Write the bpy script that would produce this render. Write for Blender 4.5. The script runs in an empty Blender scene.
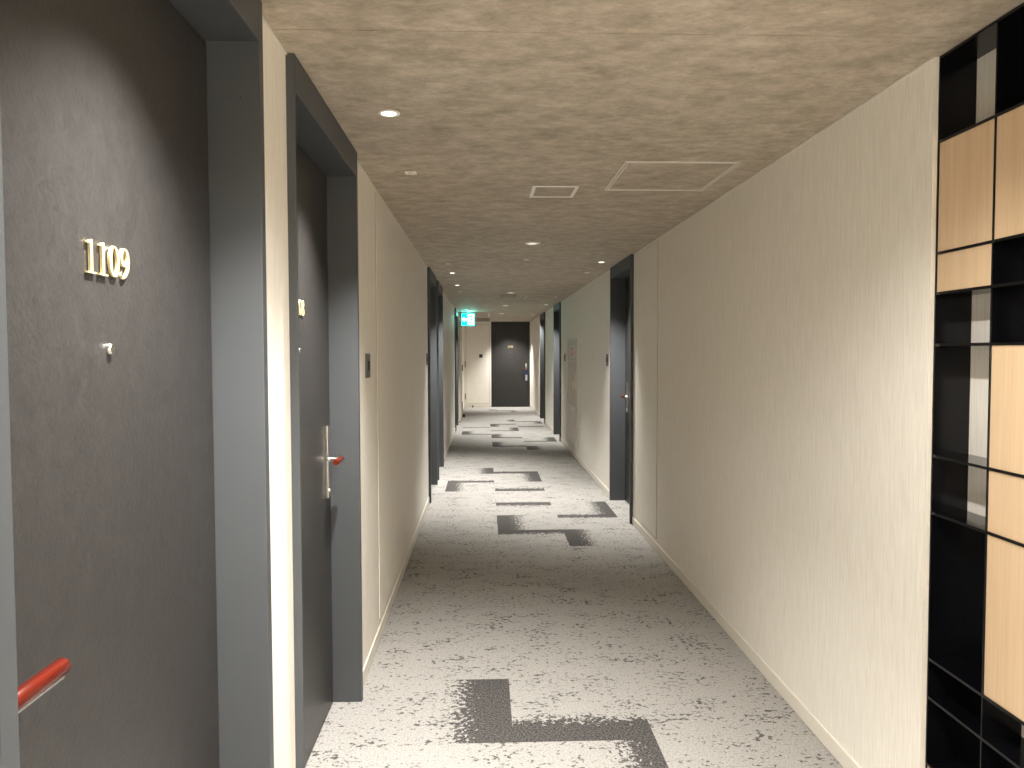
import bpy, bmesh, math, random
from mathutils import Vector, Matrix
random.seed(7)
C = bpy.context.scene.collection
sc = bpy.context.scene

# ------------------------------------------------------------------ camera
CAMH = 1.52
YAW, PITCH, ROLL, FPX = 0.03668290, 0.04109364, -0.00255520, 767.0197
def cam_axes():
    cy, sy = math.cos(YAW), math.sin(YAW); cp, sp = math.cos(PITCH), math.sin(PITCH)
    f = Vector((sy*cp, cy*cp, -sp)); r = Vector((cy, -sy, 0)); u = r.cross(f)
    cr, sr = math.cos(ROLL), math.sin(ROLL)
    return cr*r + sr*u, -sr*r + cr*u, f
r_, u_, f_ = cam_axes()
cam = bpy.data.objects.new('camera', bpy.data.cameras.new('camera'))
C.objects.link(cam)
cam.matrix_world = Matrix(((r_.x, u_.x, -f_.x, 0), (r_.y, u_.y, -f_.y, 0), (r_.z, u_.z, -f_.z, CAMH), (0, 0, 0, 1)))
cam.data.sensor_width = 36; cam.data.sensor_fit = 'HORIZONTAL'; cam.data.lens = FPX*36/1024
cam.data.clip_start = 0.02; cam.data.clip_end = 100
sc.camera = cam

# ------------------------------------------------------------------ world and exposure
w = bpy.data.worlds.new('world'); sc.world = w; w.use_nodes = True
w.node_tree.nodes['Background'].inputs[0].default_value = (0.5, 0.5, 0.5, 1)
w.node_tree.nodes['Background'].inputs[1].default_value = 0.0
sc.view_settings.view_transform = 'Standard'; sc.view_settings.look = 'None'
sc.view_settings.gamma = 1; sc.view_settings.use_curve_mapping = False
sc.view_settings.exposure = 3.45

# ------------------------------------------------------------------ the lamps of the corridor, plus added fill lights
XL, XR, H, YF, YB = -0.562, 1.313, 2.377, 21.35, -3.6
WARM = (1.0, 0.965, 0.905)
# (x, y, watts, half-cone degrees)
LAMPS = [
    (-0.335, 2.795, 1.0, 48), (-0.335, 1.38, 1.0, 48), (-0.335, -0.9, 1.0, 48),  # last entry is out of view, added to brighten the foreground
    (-0.335, 8.30, 1.0, 48), (-0.335, 9.80, 1.0, 48), (-0.335, 15.45, 1.0, 48),
    (1.12, 7.29, 1.0, 48), (1.12, 13.75, 1.0, 48), (1.12, 17.45, 1.0, 48),
    (0.72, 20.9, 1.1, 48),
]
LAMP_W = 35.5
FILL_W = 21.0  # power of the fill lights added above and behind the viewer
sc.cycles.diffuse_bounces = 12; sc.cycles.max_bounces = 16

# ------------------------------------------------------------------ material helpers
def new_mat(name):
    m = bpy.data.materials.new(name); m.use_nodes = True
    nt = m.node_tree; b = nt.nodes['Principled BSDF']
    return m, nt, b
def plain(name, col, rough=0.5, metal=0.0, emit=None, es=0.0, spec=None, var=0.06, scale=30):
    m, nt, b = new_mat(name)
    n = nt.nodes.new('ShaderNodeTexNoise'); n.inputs['Scale'].default_value = scale
    tc = nt.nodes.new('ShaderNodeTexCoord'); nt.links.new(tc.outputs['Object'], n.inputs['Vector'])
    mx = nt.nodes.new('ShaderNodeMix'); mx.data_type = 'RGBA'
    nt.links.new(n.outputs['Fac'], mx.inputs[0])
    mx.inputs[6].default_value = tuple(c*(1-var) for c in col)+(1,)
    mx.inputs[7].default_value = tuple(min(1, c*(1+var)) for c in col)+(1,)
    nt.links.new(mx.outputs[2], b.inputs['Base Color'])
    b.inputs['Roughness'].default_value = rough; b.inputs['Metallic'].default_value = metal
    if spec is not None: b.inputs['Specular IOR Level'].default_value = spec
    if emit: b.inputs['Emission Color'].default_value = emit+(1,); b.inputs['Emission Strength'].default_value = es
    return m
def N(nt, kind, **kw):
    n = nt.nodes.new(kind)
    for k, v in kw.items(): setattr(n, k, v)
    return n
def noise(nt, vec, scale, detail=2, rough=0.5, mapscale=None, loc=None):
    if mapscale or loc:
        mp = N(nt, 'ShaderNodeMapping')
        if mapscale: mp.inputs['Scale'].default_value = mapscale
        if loc: mp.inputs['Location'].default_value = loc
        nt.links.new(vec, mp.inputs['Vector']); vec = mp.outputs[0]
    n = N(nt, 'ShaderNodeTexNoise'); n.inputs['Scale'].default_value = scale
    n.inputs['Detail'].default_value = detail; n.inputs['Roughness'].default_value = rough
    nt.links.new(vec, n.inputs['Vector']); return n.outputs['Fac']
def ramp(nt, fac, stops):
    r = N(nt, 'ShaderNodeValToRGB'); els = r.color_ramp.elements
    els[0].position, els[0].color = stops[0][0], tuple(stops[0][1])+(1,)
    els[1].position, els[1].color = stops[-1][0], tuple(stops[-1][1])+(1,)
    for p, c in stops[1:-1]:
        e = els.new(p); e.color = tuple(c)+(1,)
    nt.links.new(fac, r.inputs[0]); return r.outputs[0]
def mth(nt, op, a, b=None, c=None, clamp=False):
    n = N(nt, 'ShaderNodeMath', operation=op, use_clamp=clamp)
    for i, v in enumerate((a, b, c)):
        if v is None: continue
        if isinstance(v, (int, float)): n.inputs[i].default_value = v
        else: nt.links.new(v, n.inputs[i])
    return n.outputs[0]
def vmt(nt, op, a, b=None, c=None):
    n = N(nt, 'ShaderNodeVectorMath', operation=op)
    for i, v in enumerate((a, b, c)):
        if v is None: continue
        if isinstance(v, tuple): n.inputs[i].default_value = v
        else: nt.links.new(v, n.inputs[i])
    return n.outputs[0]
def mixc(nt, fac, a, b, mode='MIX'):
    n = N(nt, 'ShaderNodeMix', data_type='RGBA', blend_type=mode)
    if isinstance(fac, (int, float)): n.inputs[0].default_value = fac
    else: nt.links.new(fac, n.inputs[0])
    for i, v in ((6, a), (7, b)):
        if isinstance(v, tuple): n.inputs[i].default_value = tuple(v)+(1,) if len(v) == 3 else v
        else: nt.links.new(v, n.inputs[i])
    return n.outputs[2]
def bump(nt, b, hgt, strength, dist):
    n = N(nt, 'ShaderNodeBump'); n.inputs['Strength'].default_value = strength; n.inputs['Distance'].default_value = dist
    nt.links.new(hgt, n.inputs['Height']); nt.links.new(n.outputs[0], b.inputs['Normal'])
def pos(nt):
    return N(nt, 'ShaderNodeNewGeometry').outputs['Position']

# ------------------------------------------------------------------ materials
M = {}
def wall_mat():
    m, nt, b = new_mat('cream_wall_covering'); p = pos(nt)
    a = noise(nt, p, 1.0, 4, 0.65, (170, 170, 9))
    c = noise(nt, p, 1.0, 2, 0.5, (70, 70, 3))
    s = mth(nt, 'ADD', mth(nt, 'MULTIPLY', a, 0.8), mth(nt, 'MULTIPLY', c, 0.2))
    col = ramp(nt, s, [(0.33, (0.76, 0.725, 0.65)), (0.5, (0.84, 0.805, 0.735)), (0.66, (0.90, 0.87, 0.81))])
    nt.links.new(col, b.inputs['Base Color']); b.inputs['Roughness'].default_value = 0.62
    bump(nt, b, s, 0.35, 0.0012)
    return m
M['wall'] = wall_mat()
def ceiling_mat():
    m, nt, b = new_mat('taupe_mottled_ceiling'); p = pos(nt)
    a = noise(nt, p, 1.0, 8, 0.72, (9, 12, 1))
    c = noise(nt, p, 1.0, 4, 0.7, (36, 62, 1))
    d = noise(nt, p, 0.9, 3, 0.5)
    s = mth(nt, 'ADD', mth(nt, 'ADD', mth(nt, 'MULTIPLY', a, 0.65), mth(nt, 'MULTIPLY', c, 0.22)), mth(nt, 'MULTIPLY', d, 0.13))
    col = ramp(nt, s, [(0.37, (0.32, 0.27, 0.205)), (0.5, (0.455, 0.395, 0.313)), (0.63, (0.62, 0.555, 0.46))])
    nt.links.new(col, b.inputs['Base Color']); b.inputs['Roughness'].default_value = 0.7
    return m
M['ceiling'] = ceiling_mat()

RECTS = [  # dark carpet figures: x0, x1, y0, y1, ragged left, right, near, far
    (-.115, .11, 2.93, 3.515, 1, 0, 0, 0), (.10, .67, 2.93, 3.11, 0, 0, 0, .6), (.54, .67, 2.34, 3.0, 1, 0, 0, 0),
    (.115, .31, 6.37, 7.11, 0, 1, 0, 0), (.115, .70, 6.37, 6.51, 0, 0, .6, 0), (.67, .85, 5.94, 6.51, 0, 1, 0, 0),
    (.68, 1.23, 6.975, 7.11, 0, 0, .5, .5), (1.08, 1.23, 6.975, 7.72, 1, 0, 0, 0),
    (.118, .667, 7.56, 7.72, 0, 0, .6, 0), (.118, .667, 8.36, 8.52, 0, 0, 0, .8),
    (-.035, .12, 9.57, 10.06, 1, 0, 0, 0), (.12, .68, 9.58, 9.74, 0, 0, .6, 0), (.51, .68, 8.96, 9.74, 1, 0, 0, 0),
    (-.43, -.27, 8.36, 9.06, 0, 1, 0, 0), (-.43, .115, 8.93, 9.06, 0, 0, 0, .6),
    (.135, .29, 12.33, 13.0, 0, 1, 0, 0), (.135, .69, 12.33, 12.47, 0, 0, .5, 0), (.675, .87, 11.92, 12.42, 0, 1, 0, 0),
    (.69, 1.24, 13.0, 13.12, 0, 0, .3, .3), (1.09, 1.25, 13.0, 13.66, 1, 0, 0, 0),
    (.135, .30, 13.58, 14.23, 0, 1, 0, 0), (.135, .68, 13.58, 13.72, 0, 0, 0, .5),
    (-.42, .13, 14.18, 14.30, 0, 0, 0, .5), (-.42, -.24, 14.18, 14.8, 0, 1, 0, 0),
    (.135, .68, 14.80, 14.92, 0, 0, 0, .5), (.53, .68, 14.80, 15.48, 1, 0, 0, 0),
    (.13, .30, 15.69, 16.3, 0, 1, 0, 0), (.13, .68, 16.14, 16.3, 0, 0, .5, 0),
    (.54, .68, 16.85, 17.3, 1, 0, 0, 0), (.68, 1.25, 16.75, 16.88, 0, 0, 0, .5), (1.1, 1.25, 16.3, 16.85, 1, 0, 0, 0),
    (.70, 1.22, 15.6, 15.73, 0, 0, .4, 0), (-.43, .12, 15.5, 15.6, 0, 0, .4, 0),
    (.14, .30, 20.1, 20.4, 0, 1, 0, 0), (.30, .8, 19.93, 20.08, 0, 0, 0, .4), (.70, .85, 19.6, 19.85, 0, 1, 0, 0),
    (.11, .66, 0.6, 0.8, 0, 0, .5, 0), (-.4, -.2, 1.2, 1.8, 0, 1, 0, 0),
]
def carpet_mat():
    m, nt, b = new_mat('speckled_carpet_tiles'); p = pos(nt)
    # ragged edge noise, about -1..1
    rn = N(nt, 'ShaderNodeTexNoise'); rn.inputs['Scale'].default_value = 48; rn.inputs['Detail'].default_value = 4; rn.inputs['Roughness'].default_value = 0.65
    nt.links.new(p, rn.inputs['Vector'])
    nv = vmt(nt, 'MULTIPLY', vmt(nt, 'SUBTRACT', rn.outputs['Color'], (0.5, 0.5, 0.5)), (0.62, 0.62, 0.0))
    acc = None
    for x0, x1, y0, y1, l, r, n_, f_r in RECTS:
        a = vmt(nt, 'SUBTRACT', p, (x0, y0, -9)); a = vmt(nt, 'MULTIPLY_ADD', nv, (l, n_, 0), a)
        c = vmt(nt, 'SUBTRACT', (x1, y1, 9), p); c = vmt(nt, 'MULTIPLY_ADD', nv, (r, f_r, 0), c)
        mn = vmt(nt, 'MINIMUM', a, c)
        s = N(nt, 'ShaderNodeSeparateXYZ'); nt.links.new(mn, s.inputs[0])
        v = mth(nt, 'MINIMUM', s.outputs[0], s.outputs[1])
        acc = v if acc is None else mth(nt, 'MAXIMUM', acc, v)
    mask = mth(nt, 'MULTIPLY_ADD', acc, 350.0, 0.5, clamp=True)
    # specks
    a = noise(nt, p, 1.0, 5, 0.68, (38, 50, 1))
    cl = noise(nt, p, 1.0, 3, 0.6, (5, 8, 1), (3.1, 1.7, 0))
    s = mth(nt, 'ADD', a, mth(nt, 'MULTIPLY', mth(nt, 'SUBTRACT', cl, 0.5), 0.42))
    speck = mth(nt, 'MULTIPLY_ADD', mth(nt, 'SUBTRACT', s, 0.572), 22.0, 0.0, clamp=True)
    fine = mth(nt, 'MULTIPLY_ADD', mth(nt, 'SUBTRACT', noise(nt, p, 120, 3, 0.75), 0.5), 3.2, 0.5, clamp=True)
    ten = noise(nt, p, 1.0, 2, 0.6, (30, 300, 1))
    base = mixc(nt, fine, (0.25, 0.242, 0.227), (0.46, 0.447, 0.426))
    base = mixc(nt, mth(nt, 'MULTIPLY', ten, 0.35), base, (0.32, 0.305, 0.287))
    dark = mixc(nt, fine, (0.012, 0.0115, 0.011), (0.145, 0.137, 0.132))
    dk2 = mixc(nt, fine, (0.035, 0.033, 0.032), (0.09, 0.086, 0.083))
    col = mixc(nt, mth(nt, 'MULTIPLY', speck, 0.9), base, dk2)
    col = mixc(nt, mask, col, dark)
    nt.links.new(col, b.inputs['Base Color']); b.inputs['Roughness'].default_value = 0.95
    b.inputs['Specular IOR Level'].default_value = 0.1
    bump(nt, b, fine, 0.5, 0.003)
    return m
M['carpet'] = carpet_mat()
def leaf_mat():
    m, nt, b = new_mat('dark_leather_grain_door'); p = pos(nt)
    a = noise(nt, p, 1.0, 5, 0.65, (34, 30, 30))
    c = noise(nt, p, 1.0, 4, 0.7, (120, 110, 110))
    s = mth(nt, 'ADD', mth(nt, 'MULTIPLY', a, 0.5), mth(nt, 'MULTIPLY', c, 0.5))
    col = ramp(nt, s, [(0.3, (0.020, 0.0185, 0.018)), (0.7, (0.036, 0.034, 0.033))])
    nt.links.new(col, b.inputs['Base Color'])
    b.inputs['Roughness'].default_value = 0.38; b.inputs['Specular IOR Level'].default_value = 0.45
    bump(nt, b, s, 0.45, 0.004)
    return m
M['leaf'] = leaf_mat()
M['frame'] = plain('dark_grey_satin_frame', (0.060, 0.065, 0.071), 0.5, 0.0, var=0.03, scale=8)
M['seal'] = plain('black_seal', (0.006, 0.006, 0.006), 0.6)
M['brass'] = plain('polished_brass', (0.80, 0.66, 0.36), 0.38, 0.5, var=0.03)
M['chrome'] = plain('satin_steel', (0.72, 0.70, 0.66), 0.25, 1.0, var=0.03)
M['black_gloss'] = plain('black_lacquer', (0.003, 0.003, 0.004), 0.16, 0.0, spec=0.3, var=0.1)
M['trim'] = plain('cream_trim', (0.72, 0.675, 0.60), 0.45, var=0.03)
M['base'] = plain('cream_baseboard', (0.76, 0.72, 0.64), 0.45, var=0.03)
M['panel'] = plain('cream_painted_panel', (0.60, 0.555, 0.48), 0.45, var=0.03)
M['white'] = plain('white_plastic', (0.90, 0.87, 0.81), 0.4, var=0.02)
M['offwhite'] = plain('ivory_plastic', (0.88, 0.83, 0.73), 0.45, var=0.03)
M['silver'] = plain('aluminium_frame', (0.74, 0.70, 0.64), 0.4, 0.0, var=0.04)
M['plate'] = plain('dark_grey_plate', (0.11, 0.105, 0.10), 0.4, var=0.05)
M['plate2'] = plain('grey_card', (0.30, 0.31, 0.34), 0.5)
M['red'] = plain('red_sign_paint', (0.62, 0.035, 0.05), 0.4, var=0.03)
M['rubber'] = plain('black_rubber', (0.012, 0.012, 0.012), 0.7)
M['navy'] = plain('navy_card', (0.008, 0.012, 0.04), 0.5)
M['lens'] = plain('lamp_lens', (0.9, 0.88, 0.84), 0.3, emit=(1.0, 0.93, 0.82), es=0.5)
M['lens_dim'] = plain('emergency_lamp_cover', (0.88, 0.85, 0.78), 0.35, emit=(1.0, 0.93, 0.80), es=0.07)
M['sign_green'] = plain('lit_sign_green', (0.0, 0.5, 0.42), 0.4, emit=(0.0, 0.90, 0.72), es=1.6, var=0.0)
M['sign_white'] = plain('lit_sign_white', (0.9, 1.0, 0.98), 0.4, emit=(0.75, 1.0, 0.97), es=2.2, var=0.0)
M['grille'] = plain('brown_grille', (0.16, 0.13, 0.10), 0.6)
def wood_mat(name, c1, c2, rough, axis, sc1=40):
    m, nt, b = new_mat(name); p = pos(nt)
    ms = [sc1*3, sc1*3, sc1*3]; ms[axis] = sc1*0.08
    a = noise(nt, p, 1.0, 4, 0.6, tuple(ms))
    ms2 = [14, 14, 14]; ms2[axis] = 1.4
    c = noise(nt, p, 1.0, 3, 0.6, tuple(ms2))
    s = mth(nt, 'ADD', mth(nt, 'MULTIPLY', a, 0.5), mth(nt, 'MULTIPLY', c, 0.5))
    col = ramp(nt, s, [(0.35, c1), (0.65, c2)])
    nt.links.new(col, b.inputs['Base Color']); b.inputs['Roughness'].default_value = rough
    return m
M['maple'] = wood_mat('pale_maple_veneer', (0.60, 0.43, 0.265), (0.71, 0.53, 0.35), 0.45, 2)
M['redwood'] = wood_mat('red_lacquered_wood', (0.04, 0.0025, 0.002), (0.15, 0.017, 0.006), 0.2, 1, 30)

# ------------------------------------------------------------------ mesh helpers
def tag(o, label=None, cat=None, group=None, kind=None):
    if label: o['label'] = label
    if cat: o['category'] = cat
    if group: o['group'] = group
    if kind: o['kind'] = kind
    return o
WPOS = {}
def empty(name, loc):
    o = bpy.data.objects.new(name, None); C.objects.link(o); o.location = loc
    o.empty_display_size = 0.1; WPOS[o.name] = Vector(loc); return o
class MB:
    """collects world-space shapes; build() links them as one mesh object"""
    def __init__(s): s.bm = bmesh.new()
    def box(s, a, b):
        lo = [min(a[i], b[i]) for i in range(3)]; hi = [max(a[i], b[i]) for i in range(3)]
        v = [s.bm.verts.new((x, y, z)) for x in (lo[0], hi[0]) for y in (lo[1], hi[1]) for z in (lo[2], hi[2])]
        for q in ((0,1,3,2), (4,6,7,5), (0,4,5,1), (2,3,7,6), (0,2,6,4), (1,5,7,3)):
            s.bm.faces.new([v[i] for i in q])
        return s
    def lathe(s, c, axis, prof, n=32):
        """prof: (radius, offset along axis); closed at both ends"""
        axis = Vector(axis).normalized(); t = axis.orthogonal().normalized(); q = axis.cross(t)
        rings = []
        for r, h in prof:
            rings.append([s.bm.verts.new(Vector(c) + axis*h + (t*math.cos(2*math.pi*k/n) + q*math.sin(2*math.pi*k/n))*r) for k in range(n)])
        for A, B in zip(rings, rings[1:]):
            for k in range(n): s.bm.faces.new((A[k], A[(k+1) % n], B[(k+1) % n], B[k]))
        s.bm.faces.new(rings[0][::-1]); s.bm.faces.new(rings[-1])
        return s
    def tube(s, pts, rads, n=20):
        pts = [Vector(p) for p in pts]
        if not hasattr(rads, '__len__'): rads = [rads]*len(pts)
        rings = []; t = None
        for i, p in enumerate(pts):
            d = (pts[min(i+1, len(pts)-1)] - pts[max(i-1, 0)]).normalized()
            if t is None: t = d.orthogonal().normalized()
            t = (t - d*t.dot(d)).normalized(); q = d.cross(t)
            rings.append([s.bm.verts.new(p + (t*math.cos(2*math.pi*k/n) + q*math.sin(2*math.pi*k/n))*rads[i]) for k in range(n)])
        for A, B in zip(rings, rings[1:]):
            for k in range(n): s.bm.faces.new((A[k], A[(k+1) % n], B[(k+1) % n], B[k]))
        s.bm.faces.new(rings[0][::-1]); s.bm.faces.new(rings[-1])
        return s
    def prism(s, poly, fn, d0, d1):
        """poly in 2D (u,z), extruded between depths d0 and d1 by fn(u, d, z)"""
        A = [s.bm.verts.new(fn(u, d0, z)) for u, z in poly]; B = [s.bm.verts.new(fn(u, d1, z)) for u, z in poly]
        n = len(poly)
        s.bm.faces.new(A); s.bm.faces.new(B[::-1])
        for k in range(n): s.bm.faces.new((A[k], B[k], B[(k+1) % n], A[(k+1) % n]))
        return s
    def ribbon(s, pts, widths, fn, d0, d1, closed=False):
        n = len(pts); L = []; R_ = []
        for i in range(n):
            a = pts[(i-1) % n] if (closed or i > 0) else pts[i]; b = pts[(i+1) % n] if (closed or i < n-1) else pts[i]
            dx, dz = b[0]-a[0], b[1]-a[1]; l = math.hypot(dx, dz) or 1; nx, nz = -dz/l, dx/l; h = widths[i]/2
            L.append((pts[i][0]+nx*h, pts[i][1]+nz*h)); R_.append((pts[i][0]-nx*h, pts[i][1]-nz*h))
        vs = [[s.bm.verts.new(fn(p[0], d, p[1])) for p in X] for X in (L, R_) for d in (d0, d1)]
        L0, L1, R0, R1 = vs
        m = n if closed else n-1
        for i in range(m):
            j = (i+1) % n
            for q in ((L0[i], L0[j], R0[j], R0[i]), (L1[j], L1[i], R1[i], R1[j]), (L0[j], L0[i], L1[i], L1[j]), (R0[i], R0[j], R1[j], R1[i])):
                s.bm.faces.new(q)
        if not closed:
            s.bm.faces.new((L0[0], R0[0], R1[0], L1[0])); s.bm.faces.new((L0[-1], L1[-1], R1[-1], R0[-1]))
        return s
    def build(s, name, mat, parent=None, bevel=0.0, smooth=False, origin=None):
        off = Vector((0, 0, 0))
        if parent is not None: off = WPOS[parent.name]
        elif origin is not None: off = Vector(origin)
        bmesh.ops.translate(s.bm, verts=s.bm.verts, vec=-off)
        bmesh.ops.recalc_face_normals(s.bm, faces=s.bm.faces)
        me = bpy.data.meshes.new(name); s.bm.to_mesh(me); s.bm.free()
        me.materials.append(mat)
        o = bpy.data.objects.new(name, me); C.objects.link(o)
        if parent is not None: o.parent = parent; WPOS[o.name] = off.copy()
        else: o.location = off; WPOS[o.name] = off.copy()
        if bevel:
            b = o.modifiers.new('bevel', 'BEVEL'); b.width = bevel; b.segments = 2; b.limit_method = 'ANGLE'
        if smooth:
            for f in me.polygons: f.use_smooth = True
            me.set_sharp_from_angle(angle=math.radians(40))
        return o

# ------------------------------------------------------------------ the shell
WT = 0.20
tag(MB().box((-1.0, YB-.1, -0.08), (1.75, YF+.3, 0)).build('floor', M['carpet']),
    'grey beige speckled carpet with dark stepped figures along the corridor', 'floor', kind='structure')
ce = MB(); ce.box((-1.0, YB-.1, H), (1.75, 2.0875, H+.06)).box((-1.0, 2.0925, H), (1.75, YF+.3, H+.06))
tag(ce.build('ceiling', M['ceiling']), 'mottled taupe ceiling with one fine seam across it', 'ceiling', kind='structure')

LSEG = [(YB, .853), (1.931, 2.247), (3.340, 7.73), (8.83, 9.13), (10.22, 14.86), (16.03, YF+.1)]
RSEG = [(2.222, 6.69), (7.81, 13.02), (14.17, 16.35), (17.60, YF+.1)]
wl = MB()
for a, b in LSEG: wl.box((XL-WT, a, 0), (XL, b, H))
tag(wl.build('wall_left', M['wall']), 'cream textured wall on the left broken by dark doors', 'wall', kind='structure')
wr = MB()
for a, b in RSEG: wr.box((XR, a, 0), (XR+WT, b, H))
wr.box((XR, YB, 0), (XR+WT, 1.262, H))
wr.box((1.437, 1.262, 0), (XR+WT, 2.222, H))
tag(wr.build('wall_right', M['wall']), 'long cream textured wall on the right of the corridor', 'wall', kind='structure')
FD0, FD1 = 0.205, 1.285
wf = MB().box((XL, YF, 0), (FD0, YF+.1, H)).box((FD1, YF, 0), (XR, YF+.1, H))
tag(wf.build('wall_far', M['wall']), 'cream wall closing the far end around the dark door', 'wall', kind='structure')
tag(MB().box((XL, YB-.1, 0), (XR, YB, H)).build('wall_near', M['wall']), 'cream wall behind the viewer closing the corridor', 'wall', kind='structure')
bl = MB()
for a, b in LSEG: bl.box((XL, a+.001, 0.001), (XL+.007, b-.001, .066))
tag(bl.build('baseboard_left', M['base'], bevel=.002), 'low cream baseboard along the left wall', 'baseboard', kind='structure')
br = MB()
for a, b in RSEG: br.box((XR, a+.001, 0.001), (XR-.007, b-.001, .066))
br.box((XR, YB, 0.001), (XR-.007, 1.26, .066))
tag(br.build('baseboard_right', M['base'], bevel=.002), 'low cream baseboard along the right wall', 'baseboard', kind='structure')
bf = MB().box((XL+.008, YF, .001), (FD0-.002, YF-.007, .075))
tag(bf.build('baseboard_far', M['base'], bevel=.002), 'low cream baseboard left of the far door', 'baseboard', kind='structure')
t1 = MB()
for a, b in LSEG: t1.box((XL, a+.001, H-.007), (XL+.005, b-.001, H-.001))
tag(t1.build('trim_1', M['trim']), 'thin pale trim where left wall meets ceiling', 'trim', kind='structure')
t2 = MB()
for a, b in RSEG: t2.box((XR, a+.001, H-.007), (XR-.005, b-.001, H-.001))
tag(t2.build('trim_2', M['trim']), 'thin pale trim where right wall meets ceiling', 'trim', kind='structure')
tag(MB().box((XR-.0008, 2.2195, .001), (XR+.0135, 2.2215, H-.001)).build('trim_3', M['trim']),
    'pale vertical corner trim between right wall and black shelf', 'trim', kind='structure')

# ------------------------------------------------------------------ digits
def arc(cx, cz, rx, rz, a0, a1, n):
    return [(cx+rx*math.cos(math.radians(a0+(a1-a0)*i/(n-1))), cz+rz*math.sin(math.radians(a0+(a1-a0)*i/(n-1)))) for i in range(n)]
def digit(mb, ch, fn, d0, d1):
    """glyph box 0..0.5 wide, 0..1 high; fn maps (u, d, z)"""
    if ch == '1':
        mb.prism([(.20, .03), (.31, .03), (.31, .99), (.27, .99), (.08, .90), (.08, .86), (.20, .88)], fn, d0, d1)
        mb.prism([(.05, 0), (.47, 0), (.47, .045), (.05, .045)], fn, d0+1e-4, d1-1e-4)
    elif ch == '0':
        n = 40; pts = []; wd = []
        for i in range(n):
            a = 2*math.pi*i/n; pts.append((.26+.19*math.cos(a), .5+.46*math.sin(a))); wd.append(.045+.075*abs(math.cos(a)))
        mb.ribbon(pts, wd, fn, d0, d1, True)
    elif ch == '8':
        for cz, rx, rz in ((.74, .155, .215), (.255, .19, .225)):
            n = 32; pts = []; wd = []
            for i in range(n):
                a = 2*math.pi*i/n; pts.append((.26+rx*math.cos(a), cz+rz*math.sin(a))); wd.append(.06+.07*abs(math.cos(a)))
            mb.ribbon(pts, wd, fn, d0+(1e-4 if cz < .5 else 0), d1, True)
    elif ch == '9':
        n = 32; pts = []; wd = []
        for i in range(n):
            a = 2*math.pi*i/n; pts.append((.25+.17*math.cos(a), .70+.27*math.sin(a))); wd.append(.05+.08*abs(math.cos(a)))
        mb.ribbon(pts, wd, fn, d0, d1, True)
        p = [(.42, .72)] + arc(.10, .60, .345, .56, 0, -72, 12) + [(.10, .05)]
        w_ = [.10] + [.13-.006*i for i in range(12)] + [.10]
        mb.ribbon(p, w_, fn, d0+1e-4, d1-1e-4)

# ------------------------------------------------------------------ doors
def side_fn(side):
    if side == 'L': return (lambda u, d, z: (XL-d, u, z)), 1
    if side == 'R': return (lambda u, d, z: (XR+d, u, z)), -1
    return (lambda u, d, z: (u, YF+d, z)), 1
HEAD = 2.268
def make_door(n, side, u0, u1, lock, label, number=None, num_u=None, peep_u=None, proud=.025, plane=.098, jw=.035, head=HEAD, jlo=None, lo_off=.088):
    if jlo is None: jlo = jw
    P, rd = side_fn(side)
    uc = (u0+u1)/2
    root = empty('door_%d' % n, P(uc, 0, 0)); tag(root, label, 'door', kind='structure')
    f = MB(); D = .19
    f.box(P(u0, -proud, 0.001), P(u0+jlo, D, H-.001)).box(P(u1-jw, -proud, 0.001), P(u1, D, H-.001))
    f.box(P(u0+jlo, -proud, head), P(u1-jw, D, H-.001))
    f.build('door_frame', M['frame'], root, bevel=.0015)
    g = .006
    s = MB().box(P(u0+jlo, plane+.012, .001), P(u1-jw, plane+.02, head))
    s.build('door_seal', M['seal'], root)
    l = MB().box(P(u0+jlo+g, plane, .012), P(u1-jw-g, plane+.011, head-g))
    l.build('door_leaf', M['leaf'], root)
    # lever set: s_ = direction from the lock edge towards the hinges
    s_ = -1 if lock == 'hi' else 1
    ul = (u1-jw-lo_off) if lock == 'hi' else (u0+jlo+lo_off)
    pl = MB().box(P(ul-.021, plane-.012, .915), P(ul+.021, plane-.0005, 1.216)).build('lock_plate', M['chrome'], root, bevel=.002)
    MB().tube([P(ul, plane-.012, 1.075), P(ul, plane-.050, 1.075), P(ul+s_*.006, plane-.060, 1.075), P(ul+s_*.016, plane-.064, 1.075)], [.010, .010, .010, .009]).build('lever_neck', M['chrome'], pl, smooth=True)
    MB().lathe(P(ul, plane-.012, .945), Vector(P(0, -1, 0))-Vector(P(0, 0, 0)), [(.009, 0), (.009, .004), (.006, .006)], 16).build('key_cylinder', M['chrome'], pl, smooth=True)
    gr = MB(); gx = P(ul-s_*.012, plane-.062, 1.078); ge = P(ul+s_*.118, plane-.062, 1.078)
    gv = Vector(ge)-Vector(gx)
    gr.lathe(gx, gv, [(.010, 0), (.0125, .004), (.0125, gv.length-.004), (.0105, gv.length)], 24)
    gr.build('wood_grip', M['redwood'], pl, smooth=True)
    bl_ = MB(); 
    bl_.box(P(ul+s_*.004, plane-.066, 1.0615), P(ul+s_*.114, plane-.058, 1.0665)); bl_.build('grip_bar', M['chrome'], pl, bevel=.001)
    if peep_u is None: peep_u = uc
    MB().lathe(P(peep_u, plane, 1.528), Vector(P(0, -1, 0))-Vector(P(0, 0, 0)), [(.0105, 0), (.0105, .004), (.008, .007), (.003, .0075)], 24).build('peephole', M['chrome'], root, smooth=True)
    if number:
        hh = .057; cw = .040; tot = cw*4
        st = num_u if num_u is not None else uc-rd*tot/2
        for i, ch in enumerate(number):
            fn = lambda u, d, z, i=i: P(st+rd*(i*cw+u*.073), plane-d, 1.6545+z*hh)
            mb = MB(); digit(mb, ch, fn, .0015, .006)
            o = mb.build('number_digit', M['brass'], root)
    return root
make_door(1, 'L', .853, 1.931, 'lo', 'nearest dark grey door on the left, brass number 1109 on it', '1109', 1.296, 1.378)
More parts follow.
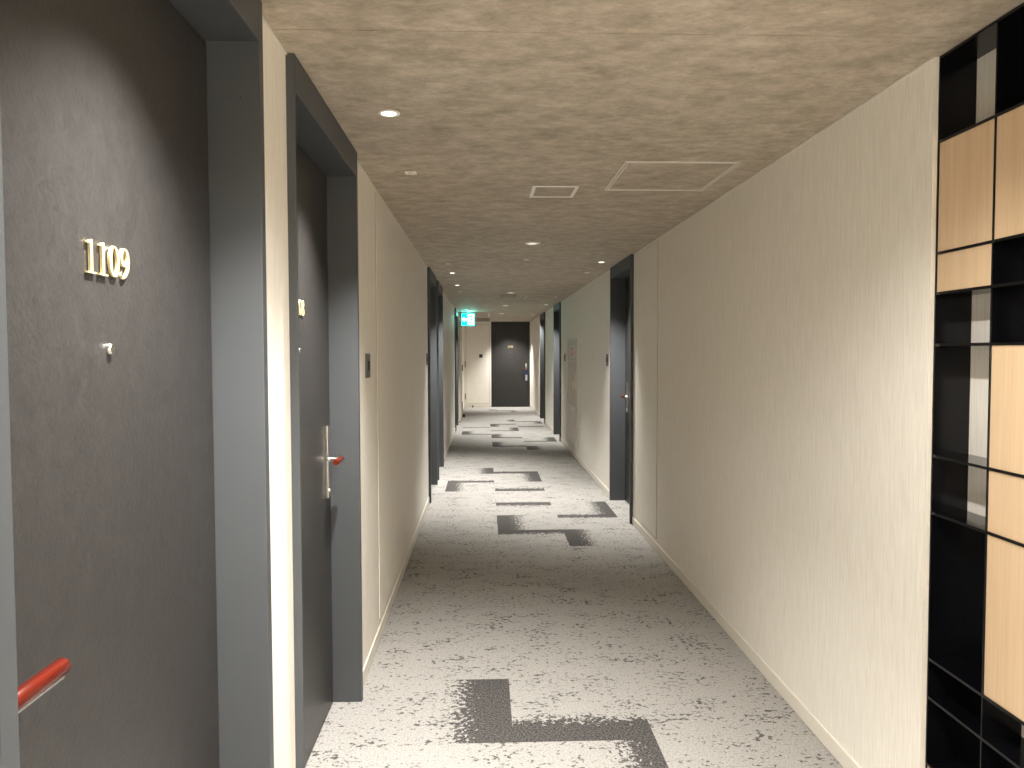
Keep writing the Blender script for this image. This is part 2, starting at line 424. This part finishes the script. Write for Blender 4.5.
for sx in (-.606, -.583):
    d_1 = bpy.data.objects['door_1']
    MB().lathe((sx, 1.8955, 2.135), (0, -1, 0), [(.0028, 0), (.0024, .0012)], 12).build('strike_screw', M['chrome'], d_1)
make_door(2, 'L', 2.247, 3.340, 'hi', 'second dark grey door on the left, number partly hidden, red lever showing', '1108', 2.680, 2.76, jlo=.012)
make_door(3, 'L', 7.73, 8.83, 'lo', 'nearer of the two side by side dark doors further along left wall', None)
make_door(4, 'L', 9.13, 10.22, 'hi', 'farther of the two side by side dark doors further along left wall', None)
make_door(5, 'L', 14.86, 16.03, 'lo', 'last dark door on the left, just before the lit exit sign', None)
make_door(6, 'R', 6.69, 7.81, 'hi', 'first dark door on the right wall, lever and plate visible', None, plane=.128, lo_off=.15)
make_door(7, 'R', 13.02, 14.17, 'hi', 'middle dark door on the right wall, beyond the hydrant cabinet', None, plane=.128, lo_off=.15)
make_door(8, 'R', 16.35, 17.60, 'hi', 'last dark door on the right wall, nearest the corridor end', None, plane=.128, lo_off=.15)
make_door(9, 'F', FD0, FD1, 'hi', 'dark door facing the viewer at the far end of the corridor', '1101', None, None, proud=.0, plane=.035, jw=.02, head=H-.02)

# ------------------------------------------------------------------ lattice shelf on the right
YC = [2.2195, 1.966, 1.741, 1.501, 1.263]
ZL = [.001, .28, .484, .601, 1.041, 1.211, 1.539, 1.689, 1.806, 2.129, H-.001]
FX, BX = 1.326, 1.436
sh = empty('lattice_shelf', (1.385, 1.74, 0))
tag(sh, 'black lattice shelf with pale wood panels at the right edge', 'shelf')
T = .004
for y in YC:
    y_ = min(max(y, YC[-1]+T), YC[0]-T)
    MB().box((FX, y_-.0025, .001), (BX, y_+.0025, H-.002)).build('upright', M['black_gloss'], sh, bevel=.001)
# cells: (column, z-index low, z-index high, kind)   w wood, o open, k black back
cols = [
    [(0,1,'w'), (1,2,'k'), (2,3,'k'), (3,4,'k'), (4,5,'o'), (5,6,'o'), (6,7,'o'), (7,8,'w'), (8,9,'w'), (9,10,'o')],
    [(0,1,'k'), (1,2,'k'), (2,3,'o'), (3,4,'w'), (4,5,'w'), (5,6,'w'), (6,7,'k'), (7,8,'k'), (8,9,'w'), (9,10,'k')],
    [(0,1,'w'), (1,2,'k'), (2,3,'w'), (3,4,'k'), (4,5,'w'), (5,6,'w'), (6,7,'o'), (7,8,'w'), (8,9,'k'), (9,10,'w')],
    [(0,1,'w'), (1,2,'w'), (2,3,'k'), (3,4,'o'), (4,5,'w'), (5,6,'k'), (6,7,'w'), (7,8,'w'), (8,9,'w'), (9,10,'k')],
]
for ci, cells in enumerate(cols):
    ya, yb = YC[ci]-(.0066 if ci == 0 else .0026), YC[ci+1]+(.0066 if ci == 3 else .0026)
    for zi in range(len(ZL)):
        z = ZL[zi]; z = min(max(z, T+.001), H-.002-T)
        MB().box((FX+.0005, ya, z-T), (BX, yb, z+T)).build('shelf_board', M['black_gloss'], sh)
    for a, b, k in cells:
        z0, z1 = ZL[a]+T, ZL[b]-T
        if a == 0: z0 += T
        if b == 10: z1 -= T
        if k == 'w': MB().box((FX+.004, ya, z0), (FX+.016, yb, z1)).build('wood_panel', M['maple'], sh)
        elif k == 'k': MB().box((BX-.008, ya, z0), (BX, yb, z1)).build('back_panel', M['black_gloss'], sh)

# ------------------------------------------------------------------ wall things
def plate(name, side, u0, u1, z0, z1, label, grp=None):
    P, rd = side_fn(side)
    r = empty(name, P((u0+u1)/2, 0, z0)); tag(r, label, 'wall plate', grp)
    MB().box(P(u0, -.007, z0), P(u1, -.0003, z1)).build('cover', M['plate'], r, bevel=.0015)
    MB().box(P(u0+.25*(u1-u0), -.0095, z0+.3*(z1-z0)), P(u1-.25*(u1-u0), -.0072, z1-.3*(z1-z0))).build('button', M['chrome'] if False else M['seal'], r)
plate('wall_plate', 'L', 3.66, 3.78, 1.40, 1.515, 'dark grey wall plate on left wall just past door 1108')
plate('wall_plate', 'L', 7.52, 7.64, 1.40, 1.515, 'dark grey wall plate on left wall beside the third dark door')
plate('wall_plate', 'R', 8.03, 8.16, 1.375, 1.50, 'dark grey wall plate on right wall past the first right door')
plate('wall_plate', 'R', 12.30, 12.43, 1.375, 1.50, 'dark grey wall plate on right wall between hydrant cabinet and middle door')
plate('wall_plate', 'F', -.13, -.03, 1.375, 1.475, 'dark grey wall plate on the far wall left of the end door')

def service_panel(side, u0, u1, label, z0=.10, z1=2.352):
    P, rd = side_fn(side)
    r = empty('service_panel', P((u0+u1)/2, 0, z0)); tag(r, label, 'access panel')
    MB().box(P(u0-.004, -.0008, z0-.007), P(u1+.004, -.0002, z1+.004)).build('shadow_gap', M['plate'], r)
    MB().box(P(u0, -.0045, z0), P(u1, -.0009, z1)).build('panel_face', M['wall'], r, bevel=.001)
service_panel('R', 5.76, 6.32, 'flush cream service panel in the right wall beside the first right door')
service_panel('L', 4.05, 4.61, 'flush cream service panel in the left wall past door 1108')

# hydrant cabinet on the right wall
P, _ = side_fn('R')
hc = empty('hydrant_cabinet', P(11.35, 0, .14)); tag(hc, 'flush cream hydrant cabinet with red mark on the right wall', 'cabinet')
u0, u1 = 10.80, 11.90
fr = MB()
for a in ((u0, .14, u0+.02, 1.72), (u1-.02, .14, u1, 1.72), (u0+.02, 1.70, u1-.02, 1.72), (u0+.02, .14, u1-.02, .16), (u0+.02, 1.385, u1-.02, 1.40), (u0+.02, .72, u1-.02, .735)):
    fr.box(P(a[0], -.010, a[1]), P(a[2], -.0003, a[3]))
fr.build('cabinet_frame', M['silver'], hc, bevel=.001)
MB().box(P(u0+.022, -.006, 1.402), P(u1-.022, -.0003, 1.698)).build('upper_panel', M['panel'], hc)
d1 = MB().box(P(u0+.024, -.008, .738), P(u1-.024, -.0003, 1.383)).build('cabinet_door', M['panel'], hc, bevel=.001)
MB().box(P(u0+.05, -.020, .98), P(u0+.08, -.0082, 1.22)).build('handle', M['silver'], d1, bevel=.002)
MB().box(P(u0+.30, -.012, .99), P(u0+.42, -.0082, 1.10)).build('label_card', M['white'], d1)
d2 = MB().box(P(u0+.024, -.008, .162), P(u1-.024, -.0003, .718)).build('cabinet_door', M['trim'], hc, bevel=.001)
MB().box(P(u0+.04, -.018, .48), P(u0+.065, -.0082, .66)).build('handle', M['silver'], d2, bevel=.002)
MB().box(P(u0+.36, -.014, .665), P(u0+.50, -.0082, .712)).build('latch', M['white'], d2, bevel=.002)
rp = MB().box(P(11.02, -.0085, 1.44), P(11.50, -.0062, 1.615)).build('alarm_plate', M['white'], hc)
rr = MB()
for uc in (11.16, 11.37):
    pts = [(uc+.06*math.cos(a*math.pi/12), 1.528+.068*math.sin(a*math.pi/12)) for a in range(24)]
    rr.ribbon(pts, [.028]*24, P, -.011, -.0087, True)
rr.build('red_ring', M['red'], rp)

# open fire door leaf folded against the left wall near the end
fdl = empty('fire_door_leaf', (-.53, 17.5, 0)); tag(fdl, 'cream fire door leaf folded open against the left wall beyond exit sign', 'door leaf')
MB().box((-.5555, 16.75, .02), (-.512, 18.0, 2.20)).build('leaf', M['panel'], fdl, bevel=.002)
la = MB().box((-.5118, 17.88, 1.10), (-.490, 17.95, 1.24)).build('latch', M['plate'], fdl, bevel=.002)
MB().box((-.5118, 17.87, .15), (-.495, 17.96, .38)).build('lower_bolt', M['plate'], fdl, bevel=.002)
st = empty('door_stop', (-.475, 18.1, 0)); tag(st, 'small black rubber door stop on carpet by the open fire door', 'door stop')
MB().lathe((-.475, 18.1, .001), (0, 0, 1), [(.038, 0), (.038, .01), (.026, .02), (.026, .06), (.018, .068)], 24).build('rubber_body', M['rubber'], st, smooth=True)
MB().lathe((-.475, 18.1, .0695), (0, 0, 1), [(.008, 0), (.006, .006)], 12).build('fixing_screw', M['chrome'], st, smooth=True)
ds = empty('door_stop', (-.31, 21.28, 0)); tag(ds, 'tiny dark door stop on the floor below the far left wall', 'door stop')
MB().lathe((-.31, 21.28, .001), (0, 0, 1), [(.025, 0), (.025, .01), (.018, .02), (.018, .05), (.012, .056)], 20).build('rubber_body', M['rubber'], ds, smooth=True)

# closed utility door outline on the far wall (left of the end door)
P, _ = side_fn('F')
ud = empty('utility_panel', P(-.2, 0, .1)); tag(ud, 'large flush cream panel door with hinges in far wall', 'access panel')
MB().box(P(-.50, -.0012, .095), P(.155, -.0003, 2.30)).build('shadow_gap', M['plate'], ud)
MB().box(P(-.496, -.006, .10), P(.151, -.0014, 2.296)).build('panel_face', M['wall'], ud, bevel=.001)
for z in (1.19, .30):
    MB().tube([P(-.512, -.012, z-.08), P(-.512, -.012, z+.08)], .011, 12).build('hinge', M['plate'], ud, smooth=True)

# tag hanging on the lever of the far door
P, _ = side_fn('F')
dh = empty('door_hanger', P(1.165, -.04, .80)); tag(dh, 'navy and white door hanger on the far door lever', 'door hanger')
hx = 1.165
MB().box(P(hx-.05, -.050, .90), P(hx+.045, -.046, 1.045)).build('upper_card', M['navy'], dh)
MB().box(P(hx-.05, -.050, .74), P(hx-.012, -.046, .899)).build('lower_card', M['navy'], dh)
MB().box(P(hx-.0115, -.050, .74), P(hx+.045, -.046, .899)).build('white_card', M['plate2'], dh)
MB().tube([P(hx-.02+.05*math.cos(a*math.pi/10), -.047, 1.072+.04*math.sin(a*math.pi/10)) for a in range(-6, 17)], .003, 8).build('loop', M['navy'], dh, smooth=True)

# ------------------------------------------------------------------ ceiling things
def make_downlight(x, y, label, grp='lit recessed downlights'):
    r = empty('downlight', (x, y, H)); tag(r, label, 'ceiling light', grp)
    n = MB(); n.ribbon([(x+.033*math.cos(a*math.pi/20), y+.033*math.sin(a*math.pi/20)) for a in range(40)], [.012]*40, lambda u, d, z: (u, z, H-d), .0002, .004, True)
    n.build('trim_ring', M['white'], r, bevel=.0008)
    MB().lathe((x, y, H-.0004), (0, 0, -1), [(.0265, 0), (.025, .0022), (.012, .0028)], 32).build('lens', M['lens'], r, smooth=True)
    return r
LLAB = {
    0: 'nearest lit downlight in view, on the left before door 1108',
    1: 'lit downlight above the nearest left door 1109',
    2: 'added unseen downlight on the left behind the viewer',
    3: 'lit downlight by the nearer of the paired left doors',
    4: 'lit downlight by the farther of the paired left doors',
    5: 'lit downlight on the left before the exit sign',
    6: 'lit downlight by the first door on the right',
    7: 'lit downlight by the middle door on the right',
    8: 'lit downlight by the last door on the right',
    9: 'lit downlight right in front of the far end door',
}
for i, (x, y, k, hc_) in enumerate(LAMPS):
    make_downlight(x, y, LLAB[i])
    ld = bpy.data.lights.new('downlight_beam', 'SPOT'); ld.energy = LAMP_W*k; ld.color = WARM
    ld.spot_size = math.radians(2*hc_); ld.spot_blend = 1.0; ld.shadow_soft_size = 0.022
    lo = bpy.data.objects.new('downlight_beam', ld); C.objects.link(lo); lo.location = (x, y, H-.012)

def make_em(x, y, label, r0=.062, lit=0):
    r = empty('emergency_light', (x, y, H)); tag(r, label, 'ceiling light', 'round emergency lights down the middle')
    MB().lathe((x, y, H-.0003), (0, 0, -1), [(r0, 0), (r0, .003), (r0-.008, .006), (r0-.02, .0065)], 40).build('trim_ring', M['white'], r, smooth=True)
    MB().lathe((x, y, H-.007), (0, 0, -1), [(r0-.022, 0), (r0-.03, .0015), (r0-.045, .0025)], 32).build('cover', M['lens_dim'], r, smooth=True)
    if not lit: return
    ld = bpy.data.lights.new('fill_beam', 'SPOT'); ld.energy = FILL_W*lit; ld.color = WARM
    ld.spot_size = math.radians(153); ld.spot_blend = 0.5; ld.shadow_soft_size = 0.035
    lo = bpy.data.objects.new('fill_beam', ld); C.objects.link(lo); lo.location = (x, y, H-.022)
make_em(.383, 1.07, 'added unseen round ceiling light just above the viewer', lit=.75)  # out of view, added to light the near walls and shelf
make_em(.383, -2.4, 'added unseen round ceiling light behind the viewer', lit=2.6)  # strong unseen fill, put in to light the near end of the corridor
make_em(.383, 6.04, 'round white emergency light in mid ceiling beyond the access hatch')
make_em(.390, 11.0, 'second round white emergency light down the middle of the ceiling')
make_em(.390, 14.04, 'third round white emergency light down the middle of the ceiling')
make_em(.385, 16.9, 'farthest round white emergency light, beside the exit sign')

def make_sensor(x, y, label):
    r = empty('ceiling_sensor', (x, y, H)); tag(r, label, 'sensor', 'square ceiling sensors')
    s = .027
    MB().box((x-s, y-s, H-.006), (x+s, y+s, H-.0003)).build('cover', M['offwhite'], r, bevel=.002)
    MB().box((x-.012, y-.016, H-.0070), (x+.012, y-.010, H-.0062)).build('slot', M['grille'], r)
    MB().lathe((x+.006, y+.010, H-.0062), (0, 0, -1), [(.008, 0), (.005, .004)], 16).build('eye', M['offwhite'], r, smooth=True)
make_sensor(-.343, 3.70, 'small square ivory sensor on the ceiling past the nearest downlight')
make_sensor(-.335, 7.45, 'small square sensor on the ceiling before the paired left doors')
def make_sprinkler(x, y, label, rr=.028):
    r = empty('sprinkler_cap', (x, y, H)); tag(r, label, 'sprinkler', 'small round sprinkler caps')
    MB().lathe((x, y, H-.0003), (0, 0, -1), [(rr, 0), (rr, .003), (rr-.007, .005)], 28).build('rosette', M['offwhite'], r, smooth=True)
    MB().lathe((x, y, H-.0055), (0, 0, -1), [(.006, 0), (.006, .003), (.012, .004), (.011, .005)], 16).build('deflector', M['silver'], r, smooth=True)
make_sprinkler(.393, 7.11, 'small round sprinkler just beyond the first emergency light')
make_sprinkler(-.36, 7.95, 'tiny round cap by the square sensor before paired left doors', .02)
make_sprinkler(-.33, 10.83, 'small round cap on the left ceiling past the paired doors')
make_sprinkler(1.113, 8.25, 'small round cap on the right ceiling past the first right door', .03)

def hatch(name, x0, x1, y0, y1, label, fw, m, inner, double=False):
    r = empty(name, ((x0+x1)/2, (y0+y1)/2, H)); tag(r, label, 'ceiling hatch' if name == 'access_hatch' else 'vent')
    f = MB()
    def ring(a, b, c, d, w):
        f.box((a, c, H-.004), (b, c+w, H-.0003)).box((a, d-w, H-.004), (b, d, H-.0003))
        f.box((a, c+w, H-.004), (a+w, d-w, H-.0003)).box((b-w, c+w, H-.004), (b, d-w, H-.0003))
    ring(x0, x1, y0, y1, fw)
    if double: ring(x0+fw*1.9, x1-fw*1.9, y0+fw*1.9, y1-fw*1.9, fw)
    f.build('hatch_frame' if name == 'access_hatch' else 'vent_frame', M[m], r)
    k = fw*(2.9 if double else 1)+.0005
    MB().box((x0+k, y0+k, H-.0015), (x1-k, y1-k, H-.0003)).build('hatch_lid' if name == 'access_hatch' else 'grille', M[inner], r)
    if double:
        MB().lathe((x0+fw*1.5, (y0+y1)/2, H-.0042), (0, 0, -1), [(.008, 0), (.006, .003)], 12).build('latch', M['silver'], r, smooth=True)
    return r
hatch('access_hatch', .640, 1.165, 3.46, 4.07, 'large silver framed ceiling access hatch on the right', .007, 'silver', 'ceiling', True)
hatch('access_hatch', .650, 1.13, 11.65, 12.25, 'distant ceiling access hatch near the middle right door', .007, 'silver', 'ceiling', True)
hatch('access_hatch', -.20, .14, 16.9, 18.6, 'pale outlined long hatch in the ceiling beyond the exit sign', .03, 'silver', 'ceiling')
hatch('ceiling_vent', .255, .495, 3.98, 4.26, 'small white framed rectangular vent in mid ceiling near the large hatch', .018, 'white', 'ceiling')
hatch('ceiling_vent', .262, .49, 11.45, 11.85, 'small brown framed vent behind second emergency light', .02, 'grille', 'ceiling')
hatch('ceiling_vent', -.20, .155, 19.1, 21.2, 'wide dark ceiling grille just before the far wall', .03, 'grille', 'grille')

# exit sign
ex = empty('exit_sign', (-.328, 16.175, 2.08)); tag(ex, 'glowing green exit sign with running figure hung under the ceiling', 'exit sign')
x0, x1, z0, z1, yf = -.464, -.192, 2.083, 2.348, 16.15
MB().box((x0, yf, z0), (x1, yf+.05, z1)).build('housing', M['white'], ex, bevel=.003)
MB().box((-.37, yf+.01, z1+.0005), (-.286, yf+.04, H-.001)).build('mount', M['white'], ex)
MB().box((x0+.008, yf-.004, z0+.008), (x1-.008, yf-.0005, z1-.008)).build('sign_face', M['sign_green'], ex)
fn = lambda u, d, z: (x0+u*.272, yf-.0045-d, z0+z*.265)
fg = MB()
fg.prism([(.50, .12), (.92, .12), (.92, .88), (.50, .88), (.50, .83), (.86, .83), (.86, .17), (.50, .17)], fn, 0, .002)
fg.prism([(.58+.055*math.cos(a*math.pi/8), .74+.055*math.sin(a*math.pi/8)) for a in range(16)], fn, .0001, .0025)
fg.ribbon([(.62, .66), (.66, .42)], [.11, .10], fn, .0002, .0026)
fg.ribbon([(.62, .64), (.50, .60), (.45, .50)], [.05, .045, .04], fn, .0003, .0027)
fg.ribbon([(.63, .64), (.75, .56), (.80, .64)], [.05, .045, .04], fn, .0004, .0028)
fg.ribbon([(.65, .43), (.54, .36), (.52, .20)], [.07, .06, .05], fn, .0005, .0029)
fg.ribbon([(.66, .43), (.74, .30), (.84, .26)], [.07, .06, .05], fn, .0006, .003)
fg.build('running_figure', M['sign_white'], ex)
MB().prism([(.08, .50), (.24, .68), (.24, .56), (.40, .56), (.40, .44), (.24, .44), (.24, .32)], fn, 0, .002).build('arrow', M['sign_white'], ex)
